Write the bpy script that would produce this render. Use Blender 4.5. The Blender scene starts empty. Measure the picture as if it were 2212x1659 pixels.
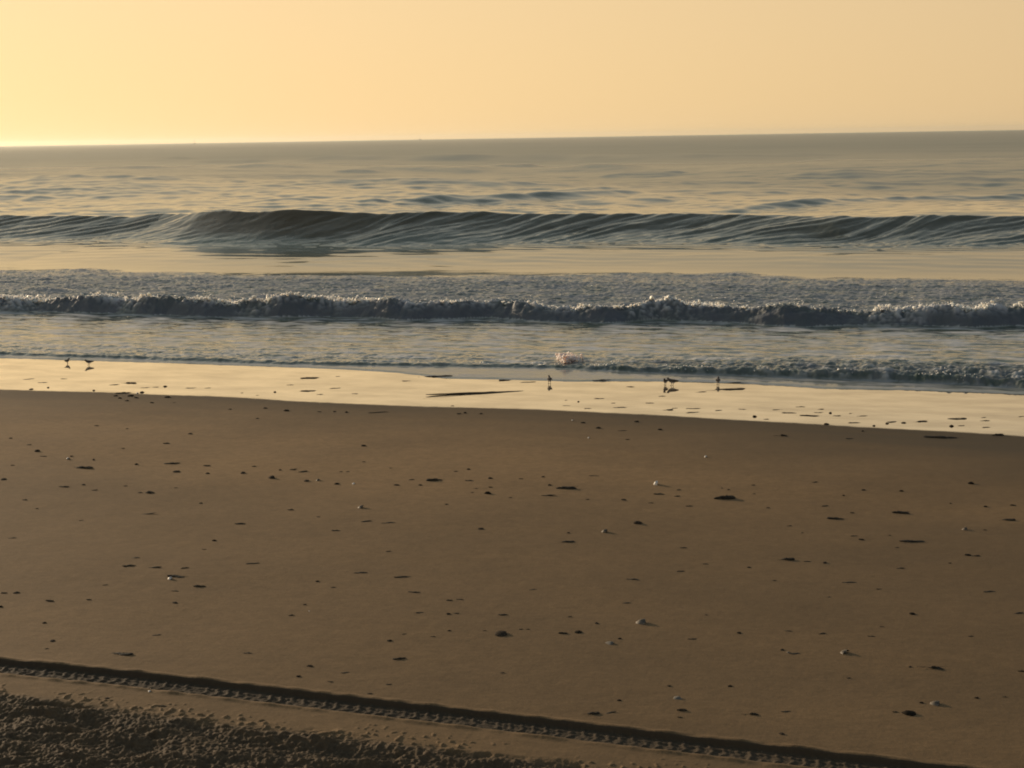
import bpy, bmesh, math, random
import numpy as np
from mathutils import Matrix, Vector, Euler

# ------------------------------------------------------------------ camera, sky, sun, exposure
SC = bpy.context.scene
H, F = 4.6, 1500.0                       # eye height above the water (m), focal length (px at 1024)
PITCH, ROLL = math.radians(9.35), math.radians(0.93)
CAM = bpy.data.cameras.new('camera'); cam_o = bpy.data.objects.new('camera', CAM)
SC.collection.objects.link(cam_o); SC.camera = cam_o
fw = Vector((0, math.cos(PITCH), -math.sin(PITCH)))
rt0 = Vector((1, 0, 0)); up0 = rt0.cross(fw)
rt = rt0 * math.cos(ROLL) - up0 * math.sin(ROLL); up = up0 * math.cos(ROLL) + rt0 * math.sin(ROLL)
RM = Matrix((rt, up, -fw)).transposed()
cam_o.matrix_world = Matrix.Translation((0, 0, H)) @ RM.to_4x4()
CAM.sensor_width = 36.0; CAM.lens = 36.0 * F / 1024.0
CAM.clip_start = 0.1; CAM.clip_end = 40000

SUN_AZ, SUN_EL = math.radians(-44), math.radians(11)     # azimuth left of the view axis
W = bpy.data.worlds.new("World"); SC.world = W; W.use_nodes = True
wn = W.node_tree; wn.nodes.clear()
wo = wn.nodes.new('ShaderNodeOutputWorld'); wb = wn.nodes.new('ShaderNodeBackground')
sk = wn.nodes.new('ShaderNodeTexSky'); sk.sky_type = 'NISHITA'; sk.sun_disc = False
sk.sun_elevation = SUN_EL; sk.sun_rotation = SUN_AZ
sk.air_density = 1.0; sk.dust_density = 2.0; sk.ozone_density = 1.0; sk.altitude = 0
# morning haze over the clear sky: a warm band low down that thins with height and away from the sun
def wmath(op, a, b):
    n = wn.nodes.new('ShaderNodeMath'); n.operation = op
    for i, v in enumerate((a, b)):
        if isinstance(v, bpy.types.NodeSocket): wn.links.new(v, n.inputs[i])
        else: n.inputs[i].default_value = v
    return n.outputs[0]
tc = wn.nodes.new('ShaderNodeTexCoord'); sx = wn.nodes.new('ShaderNodeSeparateXYZ'); wn.links.new(tc.outputs['Generated'], sx.inputs[0])
ramp = wn.nodes.new('ShaderNodeValToRGB'); ramp.color_ramp.interpolation = 'B_SPLINE'
stops = [(0.0, (.965, .665, .32)), (.09, (.94, .66, .335)), (.17, (.895, .648, .348)), (.26, (.63, .585, .455)), (.40, (.38, .42, .39)), (.60, (.255, .30, .30)), (1.0, (.165, .21, .245))]
el = ramp.color_ramp.elements
el[0].position = stops[0][0]; el[0].color = (*stops[0][1], 1); el[1].position = 1.0; el[1].color = (*stops[-1][1], 1)
for p, c in stops[1:-1]:
    e = el.new(p); e.color = (*c, 1)
wn.links.new(sx.outputs[2], ramp.inputs[0])
dt = wn.nodes.new('ShaderNodeVectorMath'); dt.operation = 'DOT_PRODUCT'; wn.links.new(tc.outputs['Generated'], dt.inputs[0])
dt.inputs[1].default_value = (math.sin(SUN_AZ), math.cos(SUN_AZ), 0.0)
az = wmath('ADD', 0.31, wmath('MULTIPLY', 0.80, wmath('POWER', wmath('ADD', 0.5, wmath('MULTIPLY', 0.5, dt.outputs['Value'])), 1.7)))
hz = wn.nodes.new('ShaderNodeVectorMath'); hz.operation = 'SCALE'; wn.links.new(ramp.outputs[0], hz.inputs[0]); wn.links.new(az, hz.inputs['Scale'])
ns = wn.nodes.new('ShaderNodeVectorMath'); ns.operation = 'SCALE'; wn.links.new(sk.outputs[0], ns.inputs[0]); ns.inputs['Scale'].default_value = 0.007
ad = wn.nodes.new('ShaderNodeVectorMath'); ad.operation = 'ADD'; wn.links.new(hz.outputs[0], ad.inputs[0]); wn.links.new(ns.outputs[0], ad.inputs[1])
back = wmath('SUBTRACT', 0.5, wmath('MULTIPLY', 0.5, dt.outputs['Value']))
bl = wn.nodes.new('ShaderNodeVectorMath'); bl.operation = 'SCALE'; bl.inputs[0].default_value = (.05, .085, .14); wn.links.new(wmath('POWER', back, 1.3), bl.inputs['Scale'])
glow = wmath('MULTIPLY', wmath('POWER', wmath('MAXIMUM', dt.outputs['Value'], 0.0), 7.0), wmath('POWER', 2.718, wmath('MULTIPLY', wmath('ABSOLUTE', sx.outputs[2], 0.0), -28.0)))
gl = wn.nodes.new('ShaderNodeVectorMath'); gl.operation = 'SCALE'; gl.inputs[0].default_value = (.22, .15, .07); wn.links.new(glow, gl.inputs['Scale'])
ad3 = wn.nodes.new('ShaderNodeVectorMath'); ad3.operation = 'ADD'; wn.links.new(bl.outputs[0], ad3.inputs[0]); wn.links.new(gl.outputs[0], ad3.inputs[1])
ad2 = wn.nodes.new('ShaderNodeVectorMath'); ad2.operation = 'ADD'; wn.links.new(ad.outputs[0], ad2.inputs[0]); wn.links.new(ad3.outputs[0], ad2.inputs[1])
wn.links.new(ad2.outputs[0], wb.inputs[0]); wb.inputs[1].default_value = 1.0
wn.links.new(wb.outputs[0], wo.inputs[0])
L = bpy.data.lights.new('sun', 'SUN'); L.energy = 4.2; L.angle = math.radians(0.6); L.color = (1.0, 0.78, 0.54)
lo = bpy.data.objects.new('sun', L); SC.collection.objects.link(lo)
sdir = Vector((math.sin(SUN_AZ) * math.cos(SUN_EL), math.cos(SUN_AZ) * math.cos(SUN_EL), math.sin(SUN_EL)))
lo.rotation_euler = sdir.to_track_quat('Z', 'Y').to_euler()
SC.view_settings.view_transform = 'Standard'; SC.view_settings.look = 'None'
SC.view_settings.exposure = 0.0; SC.view_settings.gamma = 1.0
SC.cycles.max_bounces = 6; SC.cycles.filter_width = 1.9

# ------------------------------------------------------------------ helpers
rng = random.Random(7)
AL = math.atan(0.29); CA, SA = math.cos(AL), math.sin(AL)       # the shore runs at this angle
RMn = np.array(RM)
def to_st(x, y): return x * CA - y * SA, y * CA + x * SA        # along shore, offshore
def to_xy(s, t): return s * CA + t * SA, t * CA - s * SA
K = 1024 / 2212.0
def ray(px, py):
    d = RMn @ np.array([(px - 1106) * K, -(py - 829.5) * K, -F]); return d / np.linalg.norm(d)
def ground(px, py, z=0.0):
    d = ray(px, py); k = (z - H) / d[2]; return d[0] * k, d[1] * k
class Curve:                                                     # a line on the ground, offshore distance by place along the shore
    def __init__(self, pts, z=0.0):
        st = sorted(to_st(*ground(px, py, z)) for px, py in pts)
        self.s = np.array([a for a, b in st]); self.t = np.array([b for a, b in st])
    def __call__(self, s): return np.interp(s, self.s, self.t)

PERM = np.random.RandomState(3).permutation(256)
PERM = np.concatenate([PERM, PERM])
GA = np.random.RandomState(4).rand(256) * 2 * np.pi
GX, GY = np.cos(GA).astype(np.float32), np.sin(GA).astype(np.float32)
def noise(x, y, seed=0):
    x = np.asarray(x, dtype=np.float64) + seed * 17.37; y = np.asarray(y, dtype=np.float64) + seed * 31.71
    xi = np.floor(x).astype(np.int64); yi = np.floor(y).astype(np.int64)
    fx = (x - xi).astype(np.float32); fy = (y - yi).astype(np.float32)
    xi &= 255; yi &= 255; x1 = (xi + 1) & 255; y1 = (yi + 1) & 255
    h = lambda a, b: PERM[PERM[a] + b]
    u = fx * fx * fx * (fx * (fx * 6 - 15) + 10); v = fy * fy * fy * (fy * (fy * 6 - 15) + 10)
    def g(hh, dx, dy): return GX[hh] * dx + GY[hh] * dy
    a = g(h(xi, yi), fx, fy); b = g(h(x1, yi), fx - 1, fy)
    c = g(h(xi, y1), fx, fy - 1); d = g(h(x1, y1), fx - 1, fy - 1)
    return ((a + u * (b - a)) + v * ((c + u * (d - c)) - (a + u * (b - a)))) * 1.5
def fbm(x, y, n, seed=0, g=0.5):
    r = 0; a = 1.0
    for i in range(n):
        r = r + a * noise(x, y, seed + i); x = x * 2.03; y = y * 2.03; a *= g
    return r
def ss(a, b, x):
    k = np.clip((x - a) / (b - a), 0, 1); return k * k * (3 - 2 * k)

def tag(o, label=None, cat=None, group=None, kind=None):
    if label: o['label'] = label
    if cat: o['category'] = cat
    if group: o['group'] = group
    if kind: o['kind'] = kind
    return o
def link(o): SC.collection.objects.link(o); return o
def grid_mesh(name, X, Y, Z, attrs, mat):
    nr, nc = X.shape
    me = bpy.data.meshes.new(name)
    co = np.stack([X, Y, Z], -1).reshape(-1, 3).astype(np.float32)
    i = np.arange((nr - 1) * (nc - 1)); r = i // (nc - 1); c = i % (nc - 1)
    a = r * nc + c
    q = np.stack([a, a + 1, a + nc + 1, a + nc], -1).astype(np.int32)
    me.vertices.add(len(co)); me.vertices.foreach_set('co', co.ravel())
    me.loops.add(q.size); me.loops.foreach_set('vertex_index', q.ravel())
    me.polygons.add(len(q)); me.polygons.foreach_set('loop_start', np.arange(0, q.size, 4, dtype=np.int32))
    me.polygons.foreach_set('use_smooth', np.ones(len(q), dtype=bool))
    me.update(calc_edges=True)
    for k, v in attrs.items():
        at = me.attributes.new(k, 'FLOAT', 'POINT'); at.data.foreach_set('value', np.ascontiguousarray(v, dtype=np.float32).ravel())
    me.materials.append(mat)
    return link(bpy.data.objects.new(name, me))

# ------------------------------------------------------------------ node helpers
def new_mat(name):
    m = bpy.data.materials.new(name); m.use_nodes = True
    nt = m.node_tree; nt.nodes.clear(); out = nt.nodes.new('ShaderNodeOutputMaterial')
    return m, nt, out
def N(nt, typ, **kw):
    n = nt.nodes.new(typ)
    for k, v in kw.items(): setattr(n, k, v)
    return n
def setin(nt, sock, v):
    if isinstance(v, bpy.types.NodeSocket): nt.links.new(v, sock)
    else: sock.default_value = v
def math_n(nt, op, a, b=0.0, clamp=False):
    n = N(nt, 'ShaderNodeMath', operation=op); n.use_clamp = clamp
    setin(nt, n.inputs[0], a); setin(nt, n.inputs[1], b); return n.outputs[0]
def mixc(nt, f, a, b):
    n = N(nt, 'ShaderNodeMix', data_type='RGBA'); setin(nt, n.inputs[0], f); setin(nt, n.inputs[6], a); setin(nt, n.inputs[7], b)
    return n.outputs[2]
def attr(nt, name): return N(nt, 'ShaderNodeAttribute', attribute_name=name).outputs['Fac']
def tex_noise(nt, scale, detail=4, rough=0.55, vec=None):
    n = N(nt, 'ShaderNodeTexNoise'); n.inputs['Scale'].default_value = scale
    n.inputs['Detail'].default_value = detail; n.inputs['Roughness'].default_value = rough
    if vec is not None: nt.links.new(vec, n.inputs['Vector'])
    return n.outputs['Fac']
def objcoord(nt, scale=(1, 1, 1)):
    tc = N(nt, 'ShaderNodeTexCoord'); mp = N(nt, 'ShaderNodeMapping'); mp.inputs['Scale'].default_value = scale
    mp.inputs['Rotation'].default_value = (0, 0, AL)
    nt.links.new(tc.outputs['Object'], mp.inputs['Vector']); return mp.outputs[0]
def simple_mat(name, c1, c2, scale, rough=0.8, spec=0.3, bump=0.0):
    m, nt, out = new_mat(name)
    p = N(nt, 'ShaderNodeBsdfPrincipled'); v = objcoord(nt)
    f = tex_noise(nt, scale, 5, 0.6, v)
    nt.links.new(mixc(nt, f, (*c1, 1), (*c2, 1)), p.inputs['Base Color'])
    p.inputs['Roughness'].default_value = rough; p.inputs['Specular IOR Level'].default_value = spec
    if bump:
        b = N(nt, 'ShaderNodeBump'); b.inputs['Strength'].default_value = bump; b.inputs['Distance'].default_value = 0.004
        nt.links.new(f, b.inputs['Height']); nt.links.new(b.outputs[0], p.inputs['Normal'])
    nt.links.new(p.outputs[0], out.inputs[0]); return m

# ------------------------------------------------------------------ the lines of the beach, read off the photograph
TE = Curve([(0, 774), (200, 780), (347, 784), (713, 797), (859, 806), (973, 819), (1112, 821), (1228, 825), (1443, 825), (1622, 830),
            (1781, 840), (1959, 843), (2212, 852)])                                                  # edge of the thin film
TB = Curve([(0, 768), (277, 777), (382, 781), (625, 789), (887, 793), (1199, 797), (1407, 807), (1711, 817), (1959, 826), (2212, 840)])
TW = Curve([(0, 674), (243, 680), (443, 686), (640, 687), (768, 688), (887, 694), (1052, 689), (1165, 696), (1304, 700), (1426, 694), (1560, 699), (1692, 708),
            (1900, 705), (2100, 711), (2212, 707)])                                                  # foot of the broken wave
TK = Curve([(0, 587), (174, 583), (313, 590), (486, 595), (768, 597), (852, 600), (1025, 598), (1426, 592), (1586, 592), (1746, 602), (2000, 605), (2212, 608)])
TU = Curve([(0, 524), (243, 523), (347, 529), (521, 534), (768, 536), (900, 533), (1060, 530), (1481, 529), (1675, 534), (1800, 538), (2212, 535)], 0.30)
TM = Curve([(0, 841), (243, 848), (500, 858), (768, 873), (900, 877), (1150, 884), (1426, 897), (1700, 913), (1950, 927), (2212, 941)], 0.02)
def base_z(s, t):
    u = TM(s) - t
    return np.where(u > 0, 0.02 + 0.030 * u - 0.018 * (1 - np.exp(-np.maximum(u, 0) / 0.6)), 0.0)
class SandCurve(Curve):                                          # the same, laid on the slope of the beach
    def __init__(self, pts):
        st = []
        for px, py in pts:
            z = 0.3
            for _ in range(25): p = to_st(*ground(px, py, z)); z = float(base_z(p[0], p[1]))
            st.append(p)
        st.sort(); self.s = np.array([a for a, b in st]); self.t = np.array([b for a, b in st])
    def __call__(self, s):                                       # runs on straight beyond the frame
        t = np.interp(s, self.s, self.t); k0 = (self.t[2] - self.t[0]) / (self.s[2] - self.s[0]); k1 = (self.t[-1] - self.t[-3]) / (self.s[-1] - self.s[-3])
        return t + np.minimum(s - self.s[0], 0) * k0 + np.maximum(s - self.s[-1], 0) * k1
TT = SandCurve([(-60, 1433), (0, 1440), (243, 1463), (500, 1492), (768, 1523), (1000, 1550), (1250, 1580), (1426, 1602), (1781, 1643), (2000, 1668), (2260, 1697)])
TC = SandCurve([(-60, 1486), (0, 1493), (130, 1506), (300, 1533), (450, 1551), (600, 1570), (800, 1590), (1000, 1616), (1150, 1634), (1300, 1653), (1420, 1668), (1700, 1700)])
crest_px = [(0, 467), (100, 467), (156, 466), (278, 469), (330, 464), (400, 462), (480, 455), (556, 458), (632, 452), (700, 455), (768, 460), (817, 462), (929, 458), (1043, 457),
            (1102, 462), (1250, 463), (1410, 463), (1481, 463), (1604, 462), (1710, 467), (1850, 468), (2000, 467), (2212, 467)]
SWELLS = [(Curve([(880, 432), (1100, 424), (1250, 418), (1420, 410)], 0.2), 0.34, 1.9), (Curve([(1560, 436), (1800, 422), (2000, 416), (2280, 409)], 0.2), 0.36, 1.9), (Curve([(330, 346), (430, 344)], 0.3), 0.7, 7.0),
          (Curve([(1000, 356), (1190, 354)], 0.3), 0.7, 6.0), (Curve([(1300, 372), (1480, 369)], 0.3), 0.5, 4.0), (Curve([(700, 371), (850, 368)], 0.3), 0.5, 4.0), (Curve([(1700, 378), (1900, 375)], 0.3), 0.5, 4.0)]
S_HUMP = to_st(*ground(600, 500, 0.5))[0]
def face_len(s): return 5.5 - 2.0 * np.exp(-((s - S_HUMP) / 6.0) ** 2)      # length of the unbroken wave's face, shortest under its hump
def crest_heights():
    pts = []
    for px, py in crest_px:
        d = ray(px, py)
        k = 60.0
        for _ in range(30):                                       # walk along the ray to the vertical plane of the crest
            s, t = to_st(d[0] * k, d[1] * k); s1, t1 = to_st(d[0], d[1])
            k += ((TU(s) + face_len(s)) - t) / t1
        pts.append((to_st(d[0] * k, d[1] * k)[0], H + d[2] * k))
    pts.sort(); return np.array(pts)
CR = crest_heights()

# ------------------------------------------------------------------ sand
def sand_z(s, t, full=True):
    tm, te, tt, tc = TM(s), TE(s), TT(s), TC(s)
    u = tm - t
    z = np.where(u > 0, 0.02 + 0.030 * u - 0.018 * (1 - np.exp(-u / 0.6)), 0.02 * np.clip((te - t) / (te - tm), -0.0, 1.0))
    z = np.where(t > te, -0.05 * (t - te), z)
    z = np.maximum(z, -3.0)
    dry = ss(0.2, 2.5, u)
    z = z + dry * (0.008 * noise(s * 0.35, t * 0.5, 1) + 0.0022 * noise(s * 1.1, t * 1.6, 2) + 0.0010 * noise(s * 3.2, t * 5.5, 3))
    z = z + ss(0.0, 0.5, u) * (0.0008 * noise(s * 9, t * 16, 4) + 0.0007 * noise(s * 31, t * 37, 5))
    if not full: return z
    # tyre track: a rut with a tread pattern pressed in its floor
    q = (t - tt) * 0.985 + 0.004 * noise(s * 0.8, 0 * s, 8) + 0.002 * noise(s * 22, t * 9, 9) + 0.002 * noise(s * 55, t * 20, 7)
    hw = 0.150
    inside = ss(hw, hw - 0.022, np.abs(q))
    per = 0.092
    lug = np.mod(s / per + 0.55 * np.abs(q) / hw + 0.10 * noise(s * 3, t, 21), 1.0)
    lugs = ss(0.05, 0.25, lug) * ss(0.60, 0.35, lug) * ss(0.16, 0.12, np.abs(q + 0.02)) * (0.7 + 0.9 * noise(s * 7, t * 9, 22)) * (0.6 + 0.4 * ss(0.0, -0.08, q))
    rib = ss(0.02, 0.008, np.abs(q - 0.055))
    rut = inside * (-0.038 + 0.013 * lugs + 0.006 * rib + 0.005 * noise(s * 28, t * 28, 10))
    berm = 0.009 * np.exp(-((np.abs(q) - hw - 0.03) / 0.03) ** 2) * (1 + 1.2 * noise(s * 6, t * 4, 11))
    z = z + rut + berm
    # churned sand in the near corner
    edge = tc - t + 0.10 * noise(s * 2.2, t * 2.2, 12) + 0.06 * noise(s * 9, t * 9, 13)
    m = ss(-0.02, 0.16, edge)
    wx = s + 0.22 * noise(s * 1.7, t * 2.3, 24); wy = t + 0.10 * noise(s * 1.9 + 5, t * 2.1, 25)
    r1 = 1 - 2 * np.abs(noise(wx * 0.75, wy * 3.4, 14)); r2 = noise(wx * 1.9, wy * 5.2, 15); r3 = 1 - 2 * np.abs(noise(wx * 4.5, wy * 8.5, 16)); l3 = noise(wx * 11, wy * 15, 17); l4 = noise(s * 27, t * 33, 26); l5 = noise(s * 60, t * 70, 27)
    z = z + m * (-0.012 + 0.020 * r1 + 0.036 * r2 + 0.010 * r3 + 0.011 * l3 + 0.011 * l4 + 0.006 * l5)
    # loose clods thrown past its edge
    m2 = ss(-0.30, 0.0, edge) * (1 - m)
    z = z + m2 * 0.011 * ss(0.28, 0.6, noise(s * 24, t * 22, 18)) * ss(-0.2, 0.2, noise(s * 1.6, t * 2, 28))
    return z

def sand_material():
    m, nt, out = new_mat('beach_sand')
    v = objcoord(nt)
    n1 = tex_noise(nt, 0.45, 6, 0.6, v); n2 = tex_noise(nt, 6.0, 6, 0.65, v); n3 = tex_noise(nt, 160.0, 2, 0.6, v)
    vs = objcoord(nt, (0.25, 1.6, 1)); n4 = tex_noise(nt, 1.4, 5, 0.6, vs)
    dry = mixc(nt, n1, (0.186, 0.115, 0.054, 1), (0.338, 0.210, 0.098, 1))
    dry = mixc(nt, math_n(nt, 'MULTIPLY', n4, 0.5), dry, (0.205, 0.134, 0.074, 1))
    g = N(nt, 'ShaderNodeMapRange'); g.inputs[1].default_value = 0.3; g.inputs[2].default_value = 0.7
    g.inputs[3].default_value = 0.62; g.inputs[4].default_value = 1.36; nt.links.new(n3, g.inputs[0])
    g2 = N(nt, 'ShaderNodeMapRange'); g2.inputs[1].default_value = 0.3; g2.inputs[2].default_value = 0.7
    g2.inputs[3].default_value = 0.88; g2.inputs[4].default_value = 1.1; nt.links.new(n2, g2.inputs[0])
    n5 = tex_noise(nt, 22.0, 3, 0.6, objcoord(nt, (0.5, 1.3, 1))); g3 = N(nt, 'ShaderNodeMapRange'); g3.inputs[1].default_value = 0.3; g3.inputs[2].default_value = 0.7
    g3.inputs[3].default_value = 0.88; g3.inputs[4].default_value = 1.12; nt.links.new(n5, g3.inputs[0])
    sc = N(nt, 'ShaderNodeVectorMath', operation='SCALE'); nt.links.new(dry, sc.inputs[0])
    nt.links.new(math_n(nt, 'MULTIPLY', math_n(nt, 'MULTIPLY', g.outputs[0], g2.outputs[0]), g3.outputs[0]), sc.inputs['Scale'])
    damp = attr(nt, 'damp'); wet = attr(nt, 'wet'); loose_rut_shade = attr(nt, 'loose_rut_shade')
    c = mixc(nt, math_n(nt, 'MULTIPLY', loose_rut_shade, math_n(nt, 'ADD', 0.28, n2), True), sc.outputs[0], (0.058, 0.045, 0.032, 1))
    c = mixc(nt, damp, c, (0.088, 0.061, 0.034, 1))
    p = N(nt, 'ShaderNodeBsdfPrincipled'); nt.links.new(c, p.inputs['Base Color'])
    nt.links.new(math_n(nt, 'SUBTRACT', 0.92, math_n(nt, 'MULTIPLY', damp, 0.25)), p.inputs['Roughness'])
    p.inputs['Specular IOR Level'].default_value = 0.12
    b = N(nt, 'ShaderNodeBump'); b.inputs['Strength'].default_value = 0.35; b.inputs['Distance'].default_value = 0.003
    nt.links.new(n3, b.inputs['Height']); nt.links.new(b.outputs[0], p.inputs['Normal'])
    # standing film of water on the lowest sand
    lw = N(nt, 'ShaderNodeLayerWeight'); lw.inputs['Blend'].default_value = 0.5
    gl = N(nt, 'ShaderNodeBsdfGlossy'); gl.inputs['Roughness'].default_value = 0.035; gl.inputs['Color'].default_value = (1, .97, .91, 1)
    bw = N(nt, 'ShaderNodeBump'); bw.inputs['Strength'].default_value = 0.05; bw.inputs['Distance'].default_value = 0.02
    nt.links.new(tex_noise(nt, 2.0, 3, 0.5, objcoord(nt, (0.5, 1.5, 1))), bw.inputs['Height']); nt.links.new(bw.outputs[0], gl.inputs['Normal'])
    fr = math_n(nt, 'MULTIPLY', math_n(nt, 'POWER', lw.outputs['Facing'], 1.2), 0.95, True)
    mx = N(nt, 'ShaderNodeMixShader'); nt.links.new(math_n(nt, 'MULTIPLY', fr, wet), mx.inputs[0])
    nt.links.new(p.outputs[0], mx.inputs[1]); nt.links.new(gl.outputs[0], mx.inputs[2])
    nt.links.new(mx.outputs[0], out.inputs[0]); return m

def build_sand():
    rows = [7.2]
    while rows[-1] < 33.0:
        t = rows[-1]; rows.append(t + max(0.0065, t * t / 6600 * 0.62))
    back = [-60, -30, -12, -4, 0, 3, 5, 6, 6.6, 7.0]; far = [34, 36, 40, 50, 70, 120]
    t = np.array(back + rows + far)
    n = 1650
    sig = np.concatenate([[-12, -6, -3, -1.8, -1.25, -1.08], np.linspace(-1, 1, n), [1.08, 1.25, 1.8, 3, 6, 12]])
    tt = np.clip(t, 7.5, 33)
    ctr = -0.335 * tt; hw = 0.44 * tt + 1.6
    S = ctr[:, None] + hw[:, None] * sig[None, :]; T = np.repeat(t[:, None], S.shape[1], 1)
    Z = sand_z(S, T)
    u = TM(S) - T
    wet = ss(-0.07, 0.05, -(u + 0.05 * noise(S * 0.7, T * 2, 31) + 0.02 * noise(S * 6, T * 8, 32))) * (0.90 + 0.16 * noise(S * 0.8, T * 2.4, 34) + 0.07 * noise(S * 3.2, T * 9, 35)).clip(0.6, 1)
    k = 0.9 + 0.9 * ss(-8, 3, S)
    damp = np.clip(np.exp(-np.maximum(u, 0) / (2.1 * k)) * 0.9 + 0.12 * noise(S * 0.6, T * 2.5, 33) * ss(5, 0, u), 0, 1)
    damp = np.clip(damp + 0.18 * ss(-1, 5, S) * ss(6, 0, u), 0, 1)
    damp = np.clip(damp + 0.30 * ss(-9, 3, S) * (0.8 + 0.5 * noise(S * 0.4, T * 0.9, 37)), 0, 1)  # skylight falling off to the right, put into the colour as extra damp
    damp = np.clip(damp + 0.30 * ss(5.5, 8.5, u + 0.9 * noise(S * 0.25, T * 0.3, 38)) - 0.25 * np.exp(-((u - 4.6) / 1.5) ** 2) * (0.7 + 0.9 * noise(S * 0.5, T * 1.5, 39)) * ss(4, -6, S), 0, 1)
    loose_rut_shade = np.maximum(ss(-0.02, 0.16, TC(S) - T), 1.7 * ss(0.165, 0.150, np.abs(T - TT(S)) + 0.006 * noise(S * 25, T * 25, 36)))  # rut: damp dug sand, with the rut's shade also darkened into the colour
    X, Y = to_xy(S, T)
    o = grid_mesh('beach_sand', X, Y, Z, {'wet': wet, 'damp': damp, 'loose_rut_shade': loose_rut_shade}, sand_material())
    tag(o, kind='structure')
build_sand()

# ------------------------------------------------------------------ sea
def sea_fields(S, T):
    te, tb, tw, tk, tu = TE(S), TB(S), TW(S), TK(S), TU(S)
    rightness = ss(-10, 4, S)                                     # the shore break is heavier towards the right
    Z = np.zeros_like(S); foam = np.zeros_like(S); bright = np.full_like(S, 0.5); rough = np.full_like(S, 0.06)
    # --- open water
    cut = lambda wl: np.clip(wl / (T * T / 6000) - 0.5, 0, 1)     # fade what the mesh cannot carry
    sw = ss(0, 6, T - tk)
    op = ss(8, 30, T - tu)
    Z += sw * (0.010 * noise(S * 0.5, T * 1.3, 41) * cut(0.8) + 0.004 * noise(S * 1.6, T * 3.8, 42) * cut(0.25))
    for i, wl in enumerate((0.8, 1.4, 2.4, 4.2, 8.0, 16.0, 32.0, 64.0)):
        patch = 0.8 + 0.9 * noise(S / wl * 0.10, T / wl * 0.22, 141 + i)
        Z += op * wl * 0.046 * np.clip(patch, 0, 2) * noise(S / wl * 0.75 + 3.7 * i + 0.3 * T / wl * (i % 2 - .5), T / wl, 43 + i) * np.clip(wl / (T * T * 3e-5) / 1.7 - 0.6, 0, 1) * (1.0, 1.0, .85, .5, .36, .34, .34, .34)[i]
    # --- a low swell beyond the first wave, in broken lengths
    for (td, a, wd, sd) in ((128.0, 0.26, 3.0, 47), (215.0, 0.45, 7.0, 48), (300.0, 0.5, 9.0, 49)):
        c = td + 5 * noise(S * 0.02, 0 * S, sd) + 2.2 * noise(S * 0.12, 0 * S, sd + 9)
        g = np.exp(-((T - c) / wd) ** 2) * a * ss(-0.15, 0.35, noise(S * 0.045 + 3.3, 0 * S + 0.4, sd + 5) + 0.05)
        Z += g
    for crv, a, wd in SWELLS:                                     # single swell lines seen beyond the first wave
        g = a * np.exp(-((T - crv(S) - 0.8 * noise(S * 0.2, 0 * S, 170)) / wd) ** 2) * ss(crv.s[0] - 1.5, crv.s[0] + 2.5, S) * ss(crv.s[-1] + 1.5, crv.s[-1] - 3.5, S)
        Z += g * (0.75 + 0.5 * noise(S * 0.25, 0 * S, 171))
    # --- the unbroken wave
    A = np.interp(S, CR[:, 0], CR[:, 1])
    A = A + 0.03 * noise(S * 0.8, 0 * S, 51)
    UL = face_len(S)
    q = (T - tu) / UL
    qq = np.clip(q, 0, 1)
    prof = np.where(q < 0, 0, np.where(q <= 1, 0.26 * qq + 0.74 * qq ** 2.0, np.exp(-((T - tu - UL) / 4.5) ** 2)))
    prof = np.where((q > 1) & (T - tu - UL < 0.5), np.maximum(prof, 1 - 0.1 * (T - tu - UL)), prof)
    Z += (A - 0.30) * prof
    face = ss(-0.15, 0.25, q) * ss(1.12, 0.95, q)
    olive = np.exp(-((S - S_HUMP) / 5.2) ** 2)      # the smooth stretch under the highest crest
    silt = np.clip(0.5 * olive + 0.6, 0, 1) * ss(0.15, 0.65, q) * ss(1.3, 1.0, q)
    sx = S - (5.4 + 2.2 * noise(S * 0.07, 0 * S, 62)) * q + 1.3 * noise(S * 0.21, q * 0.7, 63)
    brk = 0.35 + 1.1 * ss(-0.35, 0.45, noise(S * 0.16, q * 0.8, 57))
    streak = brk * 0.75 * noise(sx * 0.34 + 0.6 * noise(S * 0.4, q * 2, 58), q * 1.2, 52) + 0.40 * noise(sx * 1.25, q * 1.3, 53) + 0.20 * noise(sx * 2.7, q * 2.0, 54)
    Z += face * (0.15 * streak) * (1 - 0.93 * olive) * (0.35 + 0.65 * ss(0.0, 0.4, q))
    Z += face * (0.016 * noise(S * 2.0 - 7 * q, q * 8, 55) + 0.008 * noise(S * 4.5 - 9 * q, q * 17, 59))
    # ripples at the foot of it
    Z += 0.30 * ss(-9.0, 0.0, T - tu) * ss(12, 6, T - tu - UL)
    Z += 0.03 * ss(-2.5, -0.3, T - tu) * ss(2.0, 0.0, T - tu) * noise(S * 0.5, T * 2.0, 56)
    # --- the broken wave: a front of tumbling foam, a lumpy crest and a sheet of foam behind
    x = T - tw + 0.16 * noise(S * 0.9, 0 * S, 61) + 0.05 * noise(S * 3, T * 2, 62)
    hc = 0.36 + 0.14 * noise(S * 0.40, 0 * S, 63) + 0.09 * noise(S * 1.3, 0 * S, 60)
    tumble = ss(0.12, 0.45, noise(S * 0.55, 0 * S + 0.3, 160) + 0.35 * noise(S * 2.3, 0 * S, 161))
    back = np.clip((tk - tw), 4, 30)
    rise = ss(-0.03, 0.62, x) ** 0.8
    fall = np.clip(1 - (x - 0.6) / (back), 0, 1)
    Z += hc * rise * np.where(x > 0.6, 0.35 * fall + 0.65 * np.exp(-np.maximum(x - 0.6, 0) / 1.5) , 1)
    inw = ss(-0.02, 0.12, x) * ss(0.6, -0.6, T - tk + 0.5 * noise(S * 0.6, T * 0.6, 64))
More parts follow.
